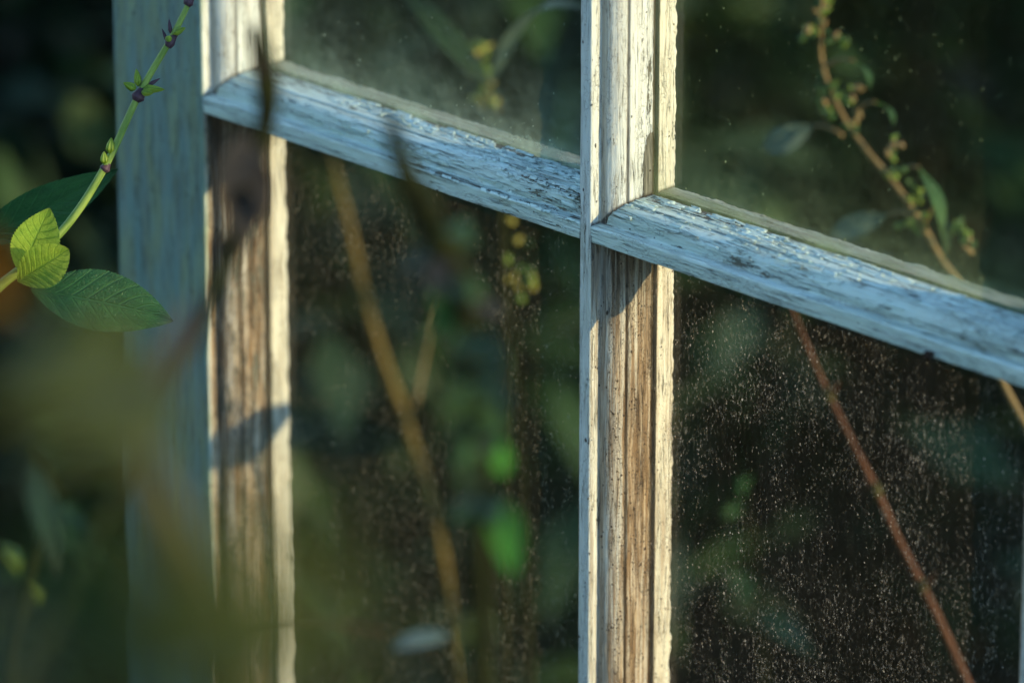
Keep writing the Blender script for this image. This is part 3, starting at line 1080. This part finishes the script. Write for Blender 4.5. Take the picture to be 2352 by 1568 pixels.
yv = .28  # weed mirrored by the glass, built solid behind it
vine = stemmed("seeding_weed", "pink stemmed weed with seed clusters and lance leaves put behind the upper right pane in place of its reflection", "plant",
               [I(1895, -60, yv), I(1885, 60, yv), I(1892, 160, yv), I(1935, 265, yv), I(1990, 345, yv), I(2060, 430, yv), I(2120, 520, yv), I(2165, 600, yv), I(2228, 690, yv), I(2310, 890, yv), I(2370, 1000, yv), I(2440, 1150, yv)],
               [.0007, .0008, .0009, .0010, .0011, .0013, .0014, .0014, .0014, .0015, .0016, .0018], M['s_pink'], lean=(.05, .03))
for (bx, by, mx_, my, tx, ty, w, mk) in ((1935, 312, 1868, 288, 1748, 342, .0120, 'pale'), (1900, 150, 1960, 140, 1998, 205, .0050, 'mid'), (1960, 260, 2010, 235, 2052, 290, .0050, 'mid'),
                                       (2062, 400, 2110, 385, 2162, 545, .0080, 'mid'), (2100, 500, 2040, 492, 1905, 540, .0100, 'pale'), (2120, 520, 2150, 470, 2168, 600, .006, 'dark')):
    side_stem(vine, M['s_pink'], [I(bx, by, yv), I((bx + mx_) / 2, (by + my) / 2 - 8, yv), I(mx_, my, yv)], [.0009, .0008, .0006], name="leaf_stalk")
    one_leaf(vine, M[mk], I(mx_, my, yv), I(tx, ty, yv - .01), w, tl * .8 + SKYV * .3 + RGT * .75, bend=.12, fold=.2, wide=.5, pw=.9, nu=22, nv=8)
rs = random.Random(3)
for (cx, cy_, rx, ry, n) in ((1888, 20, 20, 60, 14), (1846, 88, 22, 16, 7), (1926, 96, 22, 16, 7), (1895, 200, 28, 26, 8), (1900, 255, 20, 30, 8), (1948, 225, 24, 20, 8), (1955, 290, 20, 22, 7), (2052, 345, 18, 36, 10),
                             (2050, 400, 26, 18, 7), (2105, 450, 22, 34, 9), (2110, 520, 40, 20, 10), (2210, 550, 40, 30, 9), (2200, 520, 16, 30, 5)):
    for _ in range(n):
        x, y = cx + rs.gauss(0, rx * .55), cy_ + rs.gauss(0, ry * .55)
        b = I(x, y, yv + rs.gauss(0, .004))
        bud(vine, M[rs.choice(('budg', 'budg', 'mid', 'mid', 's_pink'))], b, b + Vector((rs.gauss(0, .002), rs.gauss(0, .002), rs.uniform(.001, .004))), rs.uniform(.0010, .0019), name="seed_cluster")

ys = .26
spike = stemmed("flower_spike", "fuzzy yellow green flower spike behind the upper left pane", "plant",
                [I(1078, 84, ys), I(1098, 140, ys), I(1118, 230, ys), I(1135, 330, ys), I(1160, 500, ys), I(1190, 900, ys), I(1220, 1620, ys)], [.0008, .0012, .0014, .0012, .0010, .0010, .0015], M['s_dark'])
for i in range(46):
    u = rs.random()
    x, y = 1078 + 52 * u + rs.gauss(0, 9), 88 + 175 * u
    b = I(x, y, ys + rs.gauss(0, .003))
    bud(spike, M[rs.choice(('budg', 'budy', 'budg', 's_brown'))], b, b + Vector((rs.gauss(0, .003), rs.gauss(0, .003), .003)), rs.uniform(.0011, .0020), name="floret")
for i in range(16):
    x, y = 1195 + rs.gauss(0, 22), 560 + rs.gauss(0, 110)
    b = I(x, y, ys + rs.gauss(0, .005))
    bud(spike, M[rs.choice(('budg', 'budy', 'mid'))], b, b + Vector((rs.gauss(0, .003), rs.gauss(0, .003), .003)), rs.uniform(.0014, .0026), name="floret")

yt = .24
strap = stemmed("strap_leaved_plant", "arching blue green strap leaf behind the upper left pane", "plant", [I(1120, 230, yt), I(1150, 500, yt), I(1160, 900, yt), I(1160, 1620, yt)], [.0010, .0014, .0016, .002], M['s_dark'])
one_leaf(strap, M['grey'], I(1128, 190, yt), I(1350, 20, yt - .03), .013, SKYV + tl * .5, bend=.12, wide=.4, nu=30)
one_leaf(strap, M['dark'], I(1128, 200, yt), I(905, -40, yt), .011, tl + SKYV * .3, bend=.08, nu=30)

yg = .45
low = stemmed("leafy_weed", "faint green leaves far back behind the speckled lower right pane", "plant", [I(1700, 1050, yg), I(1720, 1200, yg), I(1745, 1400, yg), I(1760, 1620, yg)], [.001, .0013, .0016, .0018], M['s_dark'])
for (bx, by, tx, ty, w, mk) in ((1705, 1150, 1735, 1090, .008, 'mid'), (1700, 1160, 1660, 1195, .007, 'mid'), (1740, 1380, 1660, 1300, .012, 'dark'), (1740, 1400, 1880, 1520, .014, 'dark')):
    one_leaf(low, M[mk], I(bx, by, yg), I(tx, ty, yg - .02), w, tl + SKYV * .4, bend=.08, nu=20, nv=8)

# an unseen leaf added inside to throw shade on the far moulding
shade_src = I(590, 1010, .015)
dst = .44
c = shade_src + SUN * (dst / SUN.x)
twig = stemmed("leafy_twig", "dark narrow leaf on a thin twig out of view, added to shade the far moulding", "plant",
               [c + Vector((.012, .0, .022)), c + Vector((.004, 0, .006)), c + Vector((.006, .01, -.03)), c + Vector((.01, .015, -.12))], [.0008, .0012, .0014, .0016], M['s_dark'])
one_leaf(twig, M['dark'], c + Vector((0, -.018, -.006)), c + Vector((0, .030, .010)), .020, SUN, bend=.03, fold=.05, nu=24)


# ---------------------------------------------------------------- shrubs inside and added hedges out of view
def shrub(name, label, cat, loc, rx, ry, h, n, size, mats, group=None, z0=.04, seed=0, stems=6, kind=None):
    r = random.Random(seed)
    root = thing(name, label, cat, loc, group)
    loc = Vector(loc)
    mbs = [MB() for _ in mats]
    cl = [(r.uniform(-1, 1), r.uniform(-1, 1), r.random()) for _ in range(max(8, n // 90))]
    for i in range(n):
        cx, cy_, cz = r.choice(cl)
        x, y, z = cx + r.gauss(0, .22), cy_ + r.gauss(0, .22), cz + r.gauss(0, .13)
        x, y = max(-1.25, min(1.25, x)), max(-1.25, min(1.25, y))
        z = abs(z)
        rad = 1.0 if z < .7 else max(.2, 1.25 - (z - .3))
        p = loc + Vector((x * rx * rad, y * ry * rad, z0 + z * h))
        s = size * r.uniform(.6, 1.4)
        d = Vector((r.gauss(0, 1), r.gauss(0, 1), r.gauss(-.25, .6))).normalized()
        nn = d.orthogonal().normalized()
        nn = (nn * r.gauss(0, .6) + Vector((0, 0, 1))).normalized()
        sd = d.cross(nn).normalized()
        nn = sd.cross(d)
        mb = mbs[r.randrange(len(mats))]
        b = len(mb.v)
        mb.vert(p, (0, 0))
        mb.vert(p + d * s * .45 + sd * s * .24 + nn * s * .06, (.45, 1))
        mb.vert(p + d * s * .5, (.5, 0))
        mb.vert(p + d * s * .45 - sd * s * .24 + nn * s * .06, (.45, -1))
        mb.vert(p + d * s - nn * s * .12, (1, 0))
        mb.f += [(b, b + 1, b + 2), (b, b + 2, b + 3), (b + 1, b + 4, b + 2), (b + 2, b + 4, b + 3)]
    for mb, m in zip(mbs, mats):
        mb.build("foliage", m, root)
    st = MB()
    for i in range(stems):
        a = r.uniform(0, 6.28)
        e = loc + Vector((math.cos(a) * rx * r.random(), math.sin(a) * ry * r.random(), z0 + h * r.uniform(.5, .9)))
        b0 = loc + Vector((r.gauss(0, .03), r.gauss(0, .03), -.02))
        tube(st, [b0, b0.lerp(e, .5) + Vector((r.gauss(0, .03), r.gauss(0, .03), .04)), e], [.008, .005, .002], n=4, sides=6)
    st.build("stem", M['bark'], root)
    return root


places = [(-1.30, 1.00), (-.95, 1.25), (-1.75, 1.15), (-1.45, 1.55), (-2.15, 1.6), (-1.0, 1.75), (-1.8, 2.0), (-2.5, 2.1), (-1.9, .55), (-.55, 1.45), (-2.6, 1.2), (-1.3, 2.3)]
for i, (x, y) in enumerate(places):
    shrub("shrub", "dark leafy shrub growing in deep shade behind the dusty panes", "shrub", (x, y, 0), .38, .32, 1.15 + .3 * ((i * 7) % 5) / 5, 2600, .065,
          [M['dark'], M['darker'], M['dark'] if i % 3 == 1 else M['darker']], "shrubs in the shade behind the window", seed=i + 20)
shrub("shade_hedge", "tall dark evergreen hedge out of view, added to shade the shrubs", "shade_hedge", (2.1, 4.05, 0), .30, 2.2, 3.0, 9000, .10, [M['darker'], M['dark']], seed=80, stems=12)  # unseen, added to keep the sun off the shrubs behind the window
shrub("shade_hedge", "tall dark evergreen hedge across the path, facing the old window", "shade_hedge", (-1.0, -3.4, 0), 4.5, .35, 3.6, 16000, .14, [M['darker'], M['dark']], seed=81, stems=16)  # unseen, added to cut low sky light on the front faces
